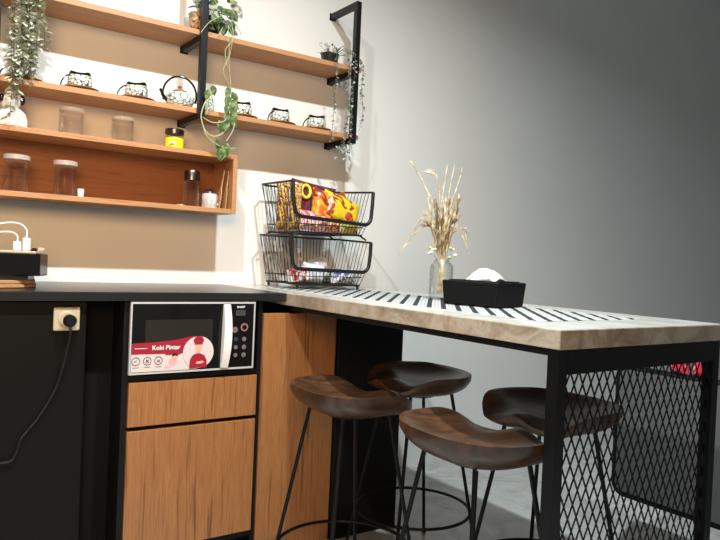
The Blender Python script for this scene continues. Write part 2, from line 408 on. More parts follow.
# ------------------------------------------------------------------ stools
def make_stool():
    st = thing('bar_stool', '', 'stool')
    a, b = .200, .168; NR, NT = 14, 56
    def rim(th):
        n = 2.5; c_, s_ = math.cos(th), math.sin(th)
        r = 1 / ((abs(c_) ** n + abs(s_) ** n) ** (1 / n)); return r * c_, r * s_
    def hgt(u, v_):
        rho = min(1, math.hypot(u, v_)); f = max(0, min(1, (u - .15) / .7)); f = f * f * (3 - 2 * f)
        back = .046 * rho ** 2.6
        side = .030 * abs(v_) ** 3
        frt = .026 * math.exp(-(v_ / .26) ** 2) + .030 * max(0, abs(v_) - .72) / .28 - .008
        return back * (1 - f) + frt * f + side * f * .4
    top, bot = [], []
    m = MB()
    for i in range(NR + 1):
        q = i / NR; tr, brw = [], []
        for k in range(NT):
            u, v_ = rim(2 * PI * k / NT); h_ = hgt(u * q, v_ * q)
            if i == NR: h_ -= .004
            tr.append(m.b.verts.new((u * b * q, v_ * a * q, .646 + h_)) if i or k == 0 else tr[0])
            hr = hgt(u, v_)
            qq = q * .99
            zb = -.044 + (hr + .044 - .009) * (1 - math.sqrt(max(0, 1 - (q * .985) ** 2.6)))
            brw.append(m.b.verts.new((u * b * qq, v_ * a * qq, .646 + zb)) if i or k == 0 else brw[0])
        top.append(tr); bot.append(brw)
    for L, fl in ((top, 0), (bot, 1)):
        for i in range(NR):
            for k in range(NT):
                k2 = (k + 1) % NT
                if i == 0: vs = (L[0][0], L[1][k], L[1][k2])
                else: vs = (L[i][k], L[i + 1][k], L[i + 1][k2], L[i][k2])
                m.b.faces.new(vs[::-1] if fl else vs)
    for k in range(NT): m.b.faces.new((top[NR][k], bot[NR][k], bot[NR][(k + 1) % NT], top[NR][(k + 1) % NT]))
    so = m.build('seat', M_seat, st, smooth=True)
    for p in so.data.polygons: p.use_smooth = True
    for sx_ in (-1, 1):
        for sy_ in (-1, 1):
            t = Vector((sx_ * .085, sy_ * .095, .612)); g = Vector((sx_ * .172, sy_ * .182, .006))
            lg = MB().tube([t, g], .0062, 10).build('leg', M_steel, st, smooth=True)
            MB().lathe([(.009, 0), (.009, .008)], (g.x, g.y, 0), 12).build('foot_cap', M_cyl, lg)
    MB().lathe([(.062, .596), (.066, .598), (.066, .604)], (0, 0, 0), 24).build('mounting_plate', M_steel, st)
    z = .185; pts = []
    for k in range(48): th = 2 * PI * k / 48; pts.append((.209 * math.cos(th), .209 * math.sin(th), z))
    MB().tube(pts, .0055, 8, closed=True).build('footrest_ring', M_steel, st, smooth=True)
    return st
stool0 = make_stool()
for i, (x, y, rz, lab) in enumerate((
        (1.200, 1.733, -.02, 'dark wooden saddle stool in front of the wooden panel, farthest left'),
        (1.612, 1.898, PI - .15, 'dark wooden saddle stool in front of the white wall, farthest from the bar end'),
        (1.207, 1.190, -.05, 'dark wooden saddle stool nearest the camera, left of the bar leg'),
        (1.636, 1.317, PI + .05, 'dark wooden saddle stool seen partly through the metal mesh'))):
    s_ = stool0 if i == 0 else copy_tree(stool0)
    s_.location = (x, y, 0); s_.rotation_euler = (0, 0, rz); s_['label'] = lab; s_['group'] = 'saddle stools around the bar'

# ------------------------------------------------------------------ grey board behind the bar, packets on it
gb = thing('display_board', 'low dark grey board in a black rounded frame behind the mesh', 'board', (2.3, 1.0, 0))
def rr(y0, y1, z0, z1, r, n=6):
    out = []
    for cy_, cz_, a0 in ((y1 - r, z1 - r, 0), (y0 + r, z1 - r, 90), (y0 + r, z0 + r, 180), (y1 - r, z0 + r, 270)):
        for k in range(n + 1): an = math.radians(a0 + 90 * k / n); out.append((cy_ + r * math.cos(an), cz_ + r * math.sin(an)))
    return out
MB().prism(rr(.30, 1.53, .255, .712, .03), lambda u, v_, h_: (h_, u, v_), 2.295, 2.325).build('panel', M_grey, gb)
MB().tube([(2.31, u, v_) for u, v_ in rr(.29, 1.54, .245, .715, .04)], .014, 8, closed=True).build('frame', M_steel, gb, smooth=True)
for y in (1.115, .45):
    MB().box(2.30, 2.325, y - .0125, y + .0125, 0, .235).build('leg', M_steel, gb)
    MB().box(2.26, 2.50, y - .012, y + .012, .0, .02).build('foot', M_steel, gb)

# ------------------------------------------------------------------ pillow packs
def pillow(name, mtl, c, w, h_, d, rot=(0, 0, 0), lab='', cat='packet', group=None, seal=True, seed=0):
    """soft packet: w across, h tall, d deep, crimped seals top and bottom"""
    rs = random.Random(seed); m = MB(); NU, NV = 10, 14
    E = Matrix.Translation(c) @ (Quaternion((0, 0, 1), rot[2]) @ Quaternion((0, 1, 0), rot[1]) @ Quaternion((1, 0, 0), rot[0])).to_matrix().to_4x4()
    ph_ = rs.uniform(0, 6)
    def pt(i, j, sgn):
        u = i / NU * 2 - 1; v_ = j / NV * 2 - 1
        t = max(0, 1 - abs(v_) ** 4) ** .6 * max(0, 1 - u ** 4) ** .6
        if seal and abs(v_) > .9: t = 0
        wr = .10 * math.sin(u * 5 + v_ * 4 + ph_) * t
        sq = 1 - .07 * (1 - v_ * v_)
        return E @ Vector((u * w / 2 * sq, sgn * (d / 2 * t * (1 + wr) + .0006), v_ * h_ / 2 * (1 - .04 * (1 - u * u))))
    G = {s_: [[m.b.verts.new(pt(i, j, s_)) for i in range(NU + 1)] for j in range(NV + 1)] for s_ in (-1, 1)}
    for s_ in (-1, 1):
        g = G[s_]
        for j in range(NV):
            for i in range(NU): m.b.faces.new((g[j][i], g[j][i + 1], g[j + 1][i + 1], g[j + 1][i]))
    a, b_ = G[-1], G[1]
    for i in range(NU):
        m.b.faces.new((a[0][i], b_[0][i], b_[0][i + 1], a[0][i + 1])); m.b.faces.new((a[NV][i], a[NV][i + 1], b_[NV][i + 1], b_[NV][i]))
    for j in range(NV):
        m.b.faces.new((a[j][0], a[j + 1][0], b_[j + 1][0], b_[j][0])); m.b.faces.new((a[j][NU], b_[j][NU], b_[j + 1][NU], a[j + 1][NU]))
    o = m.build(name, mtl, origin=c, smooth=True)
    for p in o.data.polygons: p.use_smooth = True
    if lab: tag(o, lab, cat, group)
    return o, E

# packets on the grey board
for i, (y, lab) in enumerate(((1.305, 'red and white packet on the grey board, left one'), (1.225, 'red packet on the grey board, right one'))):
    pillow('snack_packet', P_s, (2.31, y, .764), .07, .075, .04, (0, 0, 1.4), lab, 'packet', 'packets on the grey board', seed=i)

# ------------------------------------------------------------------ wire basket tower
bk = thing('wire_basket_rack', 'two-tier black wire basket rack in the corner of the bar', 'basket', (1.54, 2.55, .947))
def basket(z0, zt, zf, zr):
    """z0 floor, zt rim top, zf front dip"""
    x0, x1, y0, y1 = 1.34, 1.738, 2.40, 2.70
    bx0, bx1, by0, by1 = 1.385, 1.695, 2.415, 2.68
    fr = []
    # thick front hoop: down, across, up with round corners
    r = .035
    P = [(x0, y0, zt), (x0 + .004, y0, (zt + zf) / 2)]
    for k in range(7): an = PI + (PI / 2) * k / 6; P.append((x0 + .012 + r + r * math.cos(an), y0, zf + r + r * math.sin(an)))
    for k in range(7): an = 1.5 * PI + (PI / 2) * k / 6; P.append((x1 - .006 - r + r * math.cos(an), y0, zr + r + r * math.sin(an)))
    P += [(x1 - .002, y0, (zt + zf) / 2), (x1, y0, zt - .012)]
    # round upper corner then back
    hoop = MB().tube(P, .0082, 10).build('front_hoop', M_wire, bk, smooth=True)
    MB().tube([(x0, y0, zt), (x0, y1 - .03, zt + .002), (x0 + .03, y1, zt + .002), (x1 - .03, y1, zt + .002), (x1, y1 - .03, zt + .002), (x1, y0, zt - .012)], .0045, 8).build('rim', M_wire, bk, smooth=True)
    MB().tube([(bx0, by0, z0), (bx0, by1, z0), (bx1, by1, z0), (bx1, by0, z0)], .004, 8, closed=True).build('base_frame', M_wire, bk, smooth=True)
    m = MB()
    n = 20
    for i in range(n + 1):
        t = i / n; xb = bx0 + (bx1 - bx0) * t; xt = x0 + .02 + (x1 - x0 - .04) * t
        m.tube([(xt, y0, zf), (xb, by0, z0), (xb, by1, z0), (xt, y1, zt)], .0016, 5)
    for i in range(1, 11):
        t = i / 11; yb = by0 + (by1 - by0) * t; yt = y0 + (y1 - y0) * t
        m.tube([(x0, yt, zt), (bx0, yb, z0), (bx1, yb, z0), (x1, yt, zt - .006)], .0016, 5)
    for z, q in ((z0 + (zf - z0) * .55, .3),):
        q = (z - z0) / (zt - z0)
        xa, xb = bx0 + (x0 - bx0) * q, bx1 + (x1 - bx1) * q; ya, yb = by0 - .015 * q, by1 + .02 * q
        m.tube([(xa, ya, z), (xb, ya, z), (xb, yb, z), (xa, yb, z)], .002, 5, closed=True)
    m.build('wire_grid', M_wire, bk)
basket(.966, 1.165, 1.030, 1.024)
basket(1.182, 1.383, 1.243, 1.228)
for sx_, sy_ in ((1.39, 2.42), (1.69, 2.42), (1.39, 2.67), (1.69, 2.67)):
    MB().tube([(sx_, sy_, .948), (sx_, sy_, .966)], .006, 8).build('foot', M_wire, bk)
    MB().tube([(sx_ - (.035 if sx_ < 1.5 else -.035), sy_, 1.163), (sx_, sy_, 1.182)], .004, 8).build('stacking_clip', M_wire, bk)
# upper tier
G1 = 'snack packets in the upper basket'
pillow('snack_packet', P_b, (1.405, 2.49, 1.287), .055, .20, .05, (.05, 0, -.25), 'tall brown and gold packet at the left end of the upper basket', 'packet', G1, seed=1)
pillow('snack_packet', P_b, (1.40, 2.59, 1.292), .055, .21, .05, (.02, 0, -.2), 'brown and gold packet behind the left end one, upper basket', 'packet', G1, seed=2)
o, E = pillow('snack_packet', P_q, (1.530, 2.555, 1.318), .23, .17, .05, (-.15, .12, 0), 'dark purple packet with a round yellow badge, upper basket', 'packet', G1, seed=3)
m = MB()
pts = []
for k in range(28): pts.append(E @ Vector((-.058 + .022 * math.cos(2 * PI * k / 28), -.032, .030 + .027 * math.sin(2 * PI * k / 28))))
m.tube(pts, .0065, 6, closed=True); m.build('badge', M_yel, o, smooth=True)
m = MB()
for k in range(9):
    c_ = E @ Vector((-.020 + k * .0125, -.033, .040 - .0008 * k * k + .004)); m.ball(c_, .005, .003, .007, 8, 6)
m.build('badge', mat('badge_red', (.75, .10, .03), .4), o)
pillow('snack_packet', P_o, (1.535, 2.485, 1.297), .11, .15, .06, (-.2, .15, .1), 'orange crinkled packet standing between purple and yellow ones', 'packet', G1, seed=4)
o, E = pillow('snack_packet', P_y, (1.625, 2.475, 1.288), .20, .125, .06, (-.25, .30, 0), 'large bright yellow packet leaning right in the upper basket', 'packet', G1, seed=5)
m = MB(); m.ball(E @ Vector((.022, -.030, -.028)), .022, .006, .018, 12, 8); m.ball(E @ Vector((.040, -.028, -.038)), .012, .006, .012, 12, 8)
m.build('printed_food', mat('food_brown', (.42, .06, .02), .5), o, smooth=True)
pillow('snack_packet', P_y, (1.672, 2.52, 1.30), .06, .15, .04, (-.1, -.45, .1), 'narrow yellow packet with a pointed corner at the right end', 'packet', G1, seed=6)
pillow('snack_packet', P_p, (1.445, 2.45, 1.232), .08, .085, .035, (-.15, .05, 0), 'pink and white noodle packet behind the wires, lower left of the upper basket', 'packet', G1, seed=7)
pillow('snack_packet', P_p, (1.505, 2.437, 1.220), .06, .07, .03, (-.1, -.08, 0), 'pink and dark noodle packet, second from the left at the wires', 'packet', G1, seed=8)
pillow('snack_packet', P_r, (1.565, 2.437, 1.215), .07, .062, .028, (-.1, .05, 0), 'red and tan noodle packet in the middle at the wires', 'packet', G1, seed=9)
pillow('snack_packet', P_g, (1.645, 2.437, 1.213), .09, .058, .028, (-.1, 0, 0), 'olive packet lying under the yellow ones at the wires', 'packet', G1, seed=10)
# lower tier
G2 = 'white bags in the lower basket'
pillow('plastic_bag', P_wr, (1.432, 2.50, 1.000), .07, .064, .09, (0, 0, .3), 'white bag with a red print, left in the lower basket', 'bag', G2, seed=11)
pillow('plastic_bag', P_w, (1.502, 2.49, 1.012), .10, .085, .10, (0, .1, 0), 'plain white bag with a peaked top, lower basket', 'bag', G2, False, seed=12)
pillow('plastic_bag', P_w, (1.575, 2.56, 1.026), .09, .11, .07, (0, -.25, 0), 'white bag with the tallest peak behind, lower basket', 'bag', G2, False, seed=13)
pillow('plastic_bag', P_wb, (1.640, 2.47, 1.002), .11, .066, .08, (0, 0, 0), 'white bag with blue print, right in the lower basket', 'bag', G2, seed=14)

# ------------------------------------------------------------------ tissue box
TB = thing('tissue_box', 'black rectangular tissue box with a white tissue on the bar', 'tissue box', (1.612, 1.588, .948))
L2, W2, Hh = .098, .086, .078
def tap(x0, x1, y0, y1, z0, z1, g, m):
    vs = [m.b.verts.new((x + (g if x > 0 else -g) * (1 if z == z1 else 0), y + (g if y > 0 else -g) * (1 if z == z1 else 0), z)) for x in (x0, x1) for y in (y0, y1) for z in (z0, z1)]
    for f in ((0, 1, 3, 2), (4, 6, 7, 5), (0, 4, 5, 1), (2, 3, 7, 6), (0, 2, 6, 4), (1, 5, 7, 3)): m.b.faces.new([vs[i] for i in f])
TB['_o'] = (0, 0, 0)
m = MB(); tap(-W2, W2, -L2, L2, 0, Hh, .006, m); m.build('box', M_cyl, TB, bevel=.005, seg=3)
m = MB(); m.box(-.075, .075, -.088, .088, Hh, Hh + .003); m.build('lid', M_cyl, TB, bevel=.002)
m = MB(); NU, NV = 22, 12; rows = []
for j in range(NV + 1):
    v_ = j / NV * 2 - 1; row = []
    for i in range(NU + 1):
        u = i / NU * 2 - 1
        e = max(0, 1 - u * u * .96) ** .7 * max(0, 1 - v_ ** 2)
        z = Hh + .002 + .038 * e * (1 - .22 * u + .08 * math.sin(u * 5 + v_ * 3)) + .003 * math.sin(v_ * 12 + u * 4) * e
        row.append(m.b.verts.new((v_ * (.030 + .012 * math.sin(u * 5)), u * .062, z)))
    rows.append(row)
for A, B in zip(rows, rows[1:]):
    for i in range(NU): m.b.faces.new((A[i], A[i + 1], B[i + 1], B[i]))
m.build('tissue', M_tissue, TB, smooth=True, solid=.0008)
TB.rotation_euler = (0, 0, .24)

# ------------------------------------------------------------------ vase and dried bunch
vx, vy = 1.652, 1.842
va = tag(MB().lathe([(.038, .0), (.042, .004), (.0425, .112), (.040, .124), (.030, .136), (.026, .141), (.0255, .146), (.0235, .146), (.0245, .140), (.028, .134), (.038, .122), (.040, .110), (.039, .008), (.01, .006)], (vx, vy, .948), 36, cap=False)
    .build('glass_vase', M_glass2, origin=(vx, vy, .948), smooth=True), 'clear round-shouldered glass vase holding dried grasses', 'vase')
dr = thing('dried_bouquet', 'bunch of dried golden grasses and small buds in the glass vase', 'dried flowers', (vx, vy, .965))
rs = random.Random(3)
def plume(m, path, n, L, W, spread):
    pth = smooth_path(path, 8); N = len(pth)
    for k in range(n):
        t = rs.uniform(.35, 1); i = min(N - 2, int(t * (N - 1))); p = pth[i].lerp(pth[i + 1], rs.random()); d = (pth[i + 1] - pth[i]).normalized()
        side = Vector((rs.uniform(-1, 1), rs.uniform(-1, 1), rs.uniform(-.4, .4)))
        dd = (d + side * spread).normalized(); m.leaf(p, dd, side + Vector((0, 0, .3)), L * rs.uniform(.6, 1.2), W, .3, .1)
R_ = right
def off(a, z, b=0): return Vector((vx, vy, z)) + R_ * a + Vector((fwd.x, fwd.y, 0)).normalized() * b
specs = []
for k in range(34):
    a = rs.uniform(-.045, .045); specs.append(([off(rs.uniform(-.012, .012), .97, rs.uniform(-.01, .01)), off(a * .3, 1.09, 0), off(a * .8, 1.19, rs.uniform(-.03, .03)), off(a * 1.3, rs.uniform(1.19, 1.30), rs.uniform(-.05, .05))], 'c'))
tall = [[off(0, .97), off(-.003, 1.10), off(-.03, 1.26), off(-.075, 1.36), off(-.11, 1.42)], [off(0, .97), off(0, 1.10), off(-.015, 1.28), off(-.03, 1.38), off(-.05, 1.40)],
        [off(0, .97), off(.004, 1.10), off(.01, 1.28), off(.025, 1.41)], [off(0, .97), off(0, 1.1), off(.02, 1.26), off(.05, 1.385)], [off(0, .97), off(0, 1.1), off(-.01, 1.27), off(.0, 1.40)]]
arch = [[off(0, .98), off(-.005, 1.12), off(-.04, 1.21), off(-.09, 1.195), off(-.145, 1.13)], [off(0, .98), off(-.005, 1.12), off(-.03, 1.19), off(-.08, 1.215), off(-.13, 1.16)],
        [off(0, .98), off(.005, 1.12), off(.035, 1.20), off(.06, 1.195), off(.085, 1.14)], [off(0, .98), off(.004, 1.10), off(.03, 1.18), off(.07, 1.20), off(.082, 1.17)],
        [off(0, .98), off(-.005, 1.12), off(-.05, 1.23), off(-.06, 1.25), off(-.085, 1.235)]]
ms = MB(); mp_ = MB(); mg = MB()
for pth, _ in specs: ms.tube(smooth_path(pth, 4), .0010, 4); plume(mp_, pth, 44, .036, .0045, .45)
for pth in tall: ms.tube(smooth_path(pth, 5), .0008, 4); plume(mg, pth, 60, .036, .0030, .28)
for pth in arch: ms.tube(smooth_path(pth, 5), .0009, 4); plume(mp_, pth, 34, .030, .0030, .28)
ms.build('stems', M_dry, dr); mp_.build('seed_heads', M_dry, dr); mg.build('pale_plumes', M_drypale, dr)
for k in range(9):
    sgn = -1 if k < 5 else 1; c_ = off(sgn * rs.uniform(.022, .048), rs.uniform(1.095, 1.135), rs.uniform(-.02, .0))
    m = MB(); m.ball(c_, .0075, .0075, .006, 10, 7); m.build('bud', M_bud if k % 2 else M_budw, dr, smooth=True)
m = MB()
for k in range(9): m.tube([off(0, 1.05), off((-1 if k < 5 else 1) * .03, 1.11)], .0008, 4)
m.build('bud_stems', M_stemd, dr)

# ------------------------------------------------------------------ microwave
mw = thing('microwave', 'black-fronted microwave oven in the cabinet niche, white edged, red sticker', 'microwave', (.865, 2.35, .676))
F = 2.166
MB().box(.652, 1.078, F + .012, 2.52, .684, .912).build('body', M_white, mw, bevel=.003)
m = MB()
for a in ((.649, 1.081, .908, .914), (.649, 1.081, .682, .688), (.649, .654, .688, .908), (1.076, 1.081, .688, .908)): m.box(a[0], a[1], F, F + .012, a[2], a[3])
m.build('trim', mat('trim_silver', (.46, .46, .45), .4), mw)
dr_ = MB().box(.6545, .963, F + .002, F + .0115, .6885, .9075).build('door', M_blackgl, mw)
MB().box(.697, .925, F + .0008, F + .002, .742, .856).build('window', M_window, dr_)
m = MB(); N = 14
for k in range(N):
    z0, z1 = .690 + .216 * k / N, .690 + .216 * (k + 1) / N
    def fx(z): q = (z - .69) / .216; return .957 + .010 * (4 * (q - .5) ** 2) * 0 + .004 * q, .982 + .004 * (4 * q * (1 - q)) + .002 * q, F - .006 - .016 * (4 * q * (1 - q))
    a0, a1, ay = fx(z0); b0, b1, by = fx(z1)
    vs = [m.b.verts.new(p) for p in ((a0, ay, z0), (a1, ay, z0), (b1, by, z1), (b0, by, z1), (a0, F + .002, z0), (a1, F + .002, z0), (b1, F + .002, z1), (b0, F + .002, z1))]
    for f in ((0, 1, 2, 3), (0, 3, 7, 4), (1, 5, 6, 2)): m.b.faces.new([vs[i] for i in f])
m.build('handle', M_white, dr_, smooth=True)
cp = MB().box(.988, 1.0755, F + .002, F + .0115, .6885, .9075).build('control_panel', M_blackgl, mw)
MB().box(1.008, 1.044, F + .0005, F + .002, .866, .886).build('display', M_lcd, cp)
def disc(name, cx, cz, r, m_, parent, y0=F + .0008, y1=F + .002, ring=None, n=28):
    mm = MB()
    if ring: mm.tube([(cx + r * math.cos(2 * PI * k / n), y0, cz + r * math.sin(2 * PI * k / n)) for k in range(n)], ring, 5, closed=True)
    else: mm.prism(circ(cx, cz, r, n), lambda u, v_, h_: (u, h_, v_), y0, y1)
    return mm.build(name, m_, parent)
disc('button', 1.007, .818, .0105, M_pink if False else M_lab, cp); disc('button', 1.042, .826, .014, mat('button_rose', (.30, .12, .14), .4), cp)
disc('button', 1.042, .826, .0085, M_blackgl, cp, F + .0002, F + .0008)
for z in (.785, .757, .730):
    disc('button', 1.012, z, .007, M_lab if z < .76 else mat('button_blue', (.03, .04, .10), .4), cp); disc('button', 1.043, z, .008, M_lab, cp)
TF = Matrix.Rotation(PI / 2, 4, 'X')
def tx(name, body, size, x, z, m_, par, y=F): return text(name, body, size, Matrix.Translation((x, y, z)) @ TF, m_, par)
tx('brand_lettering', 'SHARP', .010, 1.026, .896, M_white, cp, F + .0012)
# sticker, printed marks
sk = MB().box(.6555, .876, F + .0006, F + .0018, .690, .750).build('sticker', M_stk, mw)
MB().prism([(.6555, .747), (.845, .744), (.862, .801), (.800, .790), (.730, .784), (.6555, .782)], lambda u, v_, h_: (u, h_, v_), F + .0002, F + .0014).build('sticker_band', M_red, sk)
disc('sticker_circle', .877, .746, .0535, M_stk, sk, F - .0006, F + .0006, n=40)
tx('sticker_title', 'Koki Pintar', .0205, .767, .7655, M_white, sk, F - .0004)
MB().box(.665, .705, F - .0002, F + .0002, .764, .7665).build('sticker_print', M_stk, sk)
MB().box(.765, .815, F - .0006, F + .0006, .742, .747).build('sticker_print', M_red, sk)
for cx in (.670, .7065, .743):
    disc('sticker_icon', cx, .7245, .0125, M_ink, sk, F + .0004, ring=.0011)
    MB().box(cx - .010, cx + .010, F + .0002, F + .0006, .7035, .7055).build('sticker_print', M_lab, sk)
m = MB(); m.tube([(.664, F, .7245), (.670, F, .7245), (.672, F, .731)], .0009, 4); m.tube([(.702, F, .720), (.711, F, .729)], .0013, 4); m.tube([(.702, F, .729), (.711, F, .720)], .0013, 4)
m.tube([(.738, F, .7215), (.7405, F, .7275), (.743, F, .723), (.7455, F, .7275), (.748, F, .7215), (.738, F, .7215)], .0009, 4); m.build('sticker_icon', M_ink, sk)
m = MB(); m.box(.762, .782, F + .0002, F + .0006, .698, .704); m.prism(circ(.790, .718, .014, 16), lambda u, v_, h_: (u, h_, v_), F + .0002, F + .0006); m.build('sticker_print', M_pink, sk)
disc('sticker_print', .797, .732, .0085, M_skin, sk, F - .0002, F + .0004, n=16)
MB().prism([(.787, .735), (.789, .744), (.799, .746), (.806, .742), (.806, .735), (.797, .739)], lambda u, v_, h_: (u, h_, v_), F - .0006, F).build('sticker_print', M_ink, sk)
# the chef: red jacket, folded arms, red toque
m = MB(); m.prism([(.846, .694), (.848, .722), (.856, .736), (.868, .742), (.884, .742), (.898, .735), (.906, .720), (.907, .694)], lambda u, v_, h_: (u, h_, v_), F - .0016, F - .0006); m.build('chef_jacket', M_red, sk)
m = MB(); m.prism([(.864, .772), (.858, .786), (.864, .797), (.877, .801), (.890, .797), (.895, .786), (.888, .772)], lambda u, v_, h_: (u, h_, v_), F - .0020, F - .0008); m.build('chef_hat', M_red, sk)
m = MB(); m.prism([(.866, .772), (.887, .772), (.888, .760), (.882, .748), (.876, .744), (.869, .748), (.865, .760)], lambda u, v_, h_: (u, h_, v_), F - .0018, F - .0008); m.build('chef_face', M_skin, sk)
m = MB(); m.prism([(.868, .708), (.872, .715), (.892, .717), (.898, .712), (.888, .708)], lambda u, v_, h_: (u, h_, v_), F - .0022, F - .0014); m.build('chef_hands', M_skin, sk)

# ------------------------------------------------------------------ worktop: coasters, container, chargers
CX, CY = .272, 2.425
for i, lab in enumerate(('lower round wooden trivet on the worktop', 'upper round wooden trivet under the black container')):
    z = .9455 + i * .0125
    o = MB().lathe([(.140 - .003 * i, 0), (.143 - .003 * i, .003), (.143 - .003 * i, .0095), (.140 - .003 * i, .0118)], (CX, CY, z), 48).build('wooden_trivet', M_coaster, origin=(CX, CY, z), smooth=True)
    tag(o, lab, 'trivet', 'stacked wooden trivets')
pc = thing('octagonal_container', 'squat black eight-sided container with a cream lid on the trivets', 'container', (CX, CY, .971))
def octo(r, c=.42): return [(CX + r * a, CY + r * b) for a, b in ((1, -c), (1, c), (c, 1), (-c, 1), (-1, c), (-1, -c), (-c, -1), (c, -1))]
def octo(rx, ry): return [(CX + rx, CY - ry * .5), (CX + rx, CY + ry * .5), (CX + rx * .8, CY + ry), (CX - rx * .8, CY + ry), (CX - rx, CY + ry * .5), (CX - rx, CY - ry * .5), (CX - rx * .8, CY - ry), (CX + rx * .8, CY - ry)]
MB().prism(octo(.165, .13), lambda u, v_, h_: (u, v_, h_), .984, 1.052).build('body', M_blackgl, pc, bevel=.004, seg=3)
MB().prism(octo(.13, .10), lambda u, v_, h_: (u, v_, h_), .9708, .984).build('foot', M_darkmetal, pc)
MB().prism(octo(.152, .118), lambda u, v_, h_: (u, v_, h_), 1.0525, 1.060).build('lid', M_cream, pc, bevel=.002)
MB().lathe([(.008, 0), (.009, .004), (.006, .010)], (CX + .120, CY - .085, 1.060), 14).build('knob', M_cyl, pc, smooth=True)
MB().box(CX + .136, CX + .156, CY - .06, CY - .03, 1.0605, 1.072).build('latch', M_cream, pc, bevel=.002)
for i, (x, lab, pth) in enumerate(((.372, 'white phone charger plug standing on the lid, right one', [(.372, 2.355, 1.100), (.372, 2.355, 1.125), (.355, 2.352, 1.142), (.33, 2.35, 1.146), (.295, 2.345, 1.140), (.25, 2.34, 1.118), (.15, 2.33, 1.10)]),
                       (.345, 'white phone charger plug standing on the lid, left one', [(.345, 2.350, 1.085), (.345, 2.348, 1.105), (.33, 2.345, 1.116), (.305, 2.342, 1.116), (.28, 2.34, 1.110), (.2, 2.33, 1.085)]))):
    y = 2.355 - i * .005; hh = .040 if i == 0 else .028
    t = thing('phone_charger', lab, 'charger', (x, y, 1.0605), 'phone chargers on the container')
    MB().box(x - .011, x + .011, y - .011, y + .011, 1.0605, 1.0605 + hh).build('body', M_white, t, bevel=.003)
    MB().tube(smooth_path(pth), .0024, 7).build('cable', M_white, t, smooth=True)

# ------------------------------------------------------------------ jars
def jar(x, y, z, r, h_, lidm, lidh, lab, lidr=None, neck=False, name='glass_jar', glass=None, cat='jar', group=None):
    t = thing(name, lab, cat, (x, y, z), group); lidr = lidr or r * 1.02
    g = .002
    if neck: prof = [(r * .9, 0), (r, .004), (r, h_ * .62), (r * .8, h_ * .74), (r * .72, h_ * .80), (r * .72, h_)]
    else: prof = [(r * .92, 0), (r, .004), (r, h_ - .006), (r * .94, h_)]
    inner = [(max(.002, a - g), b + (.005 if i == 0 else 0)) for i, (a, b) in enumerate(prof)][::-1]
    MB().lathe([(.002, 0)] + prof + inner + [(.002, .005)], (x, y, z), 32, cap=False).build('glass_body', glass or M_glass, t, smooth=True)
    MB().lathe([(lidr, 0), (lidr, lidh * .85), (lidr * .93, lidh)], (x, y, z + h_ + .0004), 32).build('lid', lidm, t, smooth=True)
    return t
M_lidclear = mat('clear_lid', (.62, .52, .46), .15, Alpha=.30); 
M_lidwhite = mat('frosted_lid', (.62, .56, .54), .25, Alpha=.6)
jar(.552, 2.645, 1.4765, .042, .088, M_lidclear, .014, 'empty glass jar standing on the box shelf, left one of two', group='empty jars on the box shelf')
jar(.735, 2.645, 1.4765, .040, .084, M_lidclear, .014, 'empty glass jar standing on the box shelf, right one of two', group='empty jars on the box shelf')
hj = jar(.935, 2.645, 1.4765, .036, .062, M_darkmetal, .020, 'short jar with a yellow label and dark lid on the box shelf', .037)
MB().lathe([(.0365, .008), (.0365, .046)], (.935, 2.645, 1.4765), 32, cap=False).build('label', M_yel, hj, smooth=True)
MB().lathe([(.002, .006), (.033, .006), (.033, .05), (.002, .05)], (.935, 2.645, 1.4765), 24, cap=False).build('contents', M_honey, hj, smooth=True)
MB().box(.905, .925, 2.606, 2.6085, 1.497, 1.505).build('label_print', M_stk, hj)
jar(.376, 2.63, 1.2585, .040, .112, M_lidwhite, .016, 'lidded glass jar inside the box shelf, leftmost', .043)
jar(.535, 2.63, 1.2585, .037, .110, M_lidwhite, .016, 'lidded glass jar inside the box shelf beside the small white cup', .041)
tg = tag(MB().lathe([(.010, 0), (.012, .03), (.011, .030), (.009, .003)], (.583, 2.60, 1.2585), 16, cap=True).build('small_cup', M_ceram, origin=(.583, 2.60, 1.2585), smooth=True),
    'tiny white cup beside the second jar inside the box shelf', 'cup')
jar(1.008, 2.63, 1.2585, .033, .105, M_darkmetal, .038, 'tall glass jar with a big chrome lid inside the box shelf', .031, name='tall_glass_jar')
cn = thing('canister', 'small silver canister with a domed lid inside the box shelf', 'canister', (1.078, 2.61, 1.2585))
MB().lathe([(.029, 0), (.031, .004), (.031, .052), (.027, .058)], (1.078, 2.61, 1.2585), 28).build('body', P_v, cn, smooth=True)
MB().lathe([(.027, .0585), (.026, .066), (.016, .074), (.006, .078)], (1.078, 2.61, 1.2585), 28).build('lid', M_chrome, cn, smooth=True)
MB().tube([(1.078 + .030 + .012 * math.sin(PI * k / 10), 2.60, 1.2585 + .045 - .003 * k) for k in range(11)], .003, 6).build('handle', M_chrome, cn)
tag(MB().lathe([(.014, 0), (.016, .002), (.014, .005)], (.955, 2.60, 1.2585), 20).build('bottle_cap', mat('cap_gold', (.8, .62, .40), .3, .6), origin=(.955, 2.60, 1.2585)), 'small round golden cap lying inside the box shelf', 'cap')
for i, (x, s_, lab) in enumerate(((1.122, .10, 'thin wooden spatula leaning at the right end of the box shelf, left one'), (1.137, .06, 'thin wooden spatula leaning at the right end of the box shelf, right one'))):
    E = Matrix.Translation((x - .012 * (1 - i), 2.60, 1.260)) @ Matrix.Rotation(s_ * 1.3, 4, 'Y')
    m = MB(); m.prism([(-.014, 0), (.014, 0), (.014, .06), (.006, .085), (.006, .155), (-.006, .155), (-.006, .085), (-.014, .06)], lambda u, v_, h_: E @ Vector((h_, u, v_)), -.0022, .0022)
    tag(m.build('wooden_spatula', M_coaster if i else M_shelf, origin=(x, 2.60, 1.26)), lab, 'spatula', 'leaning spatulas')

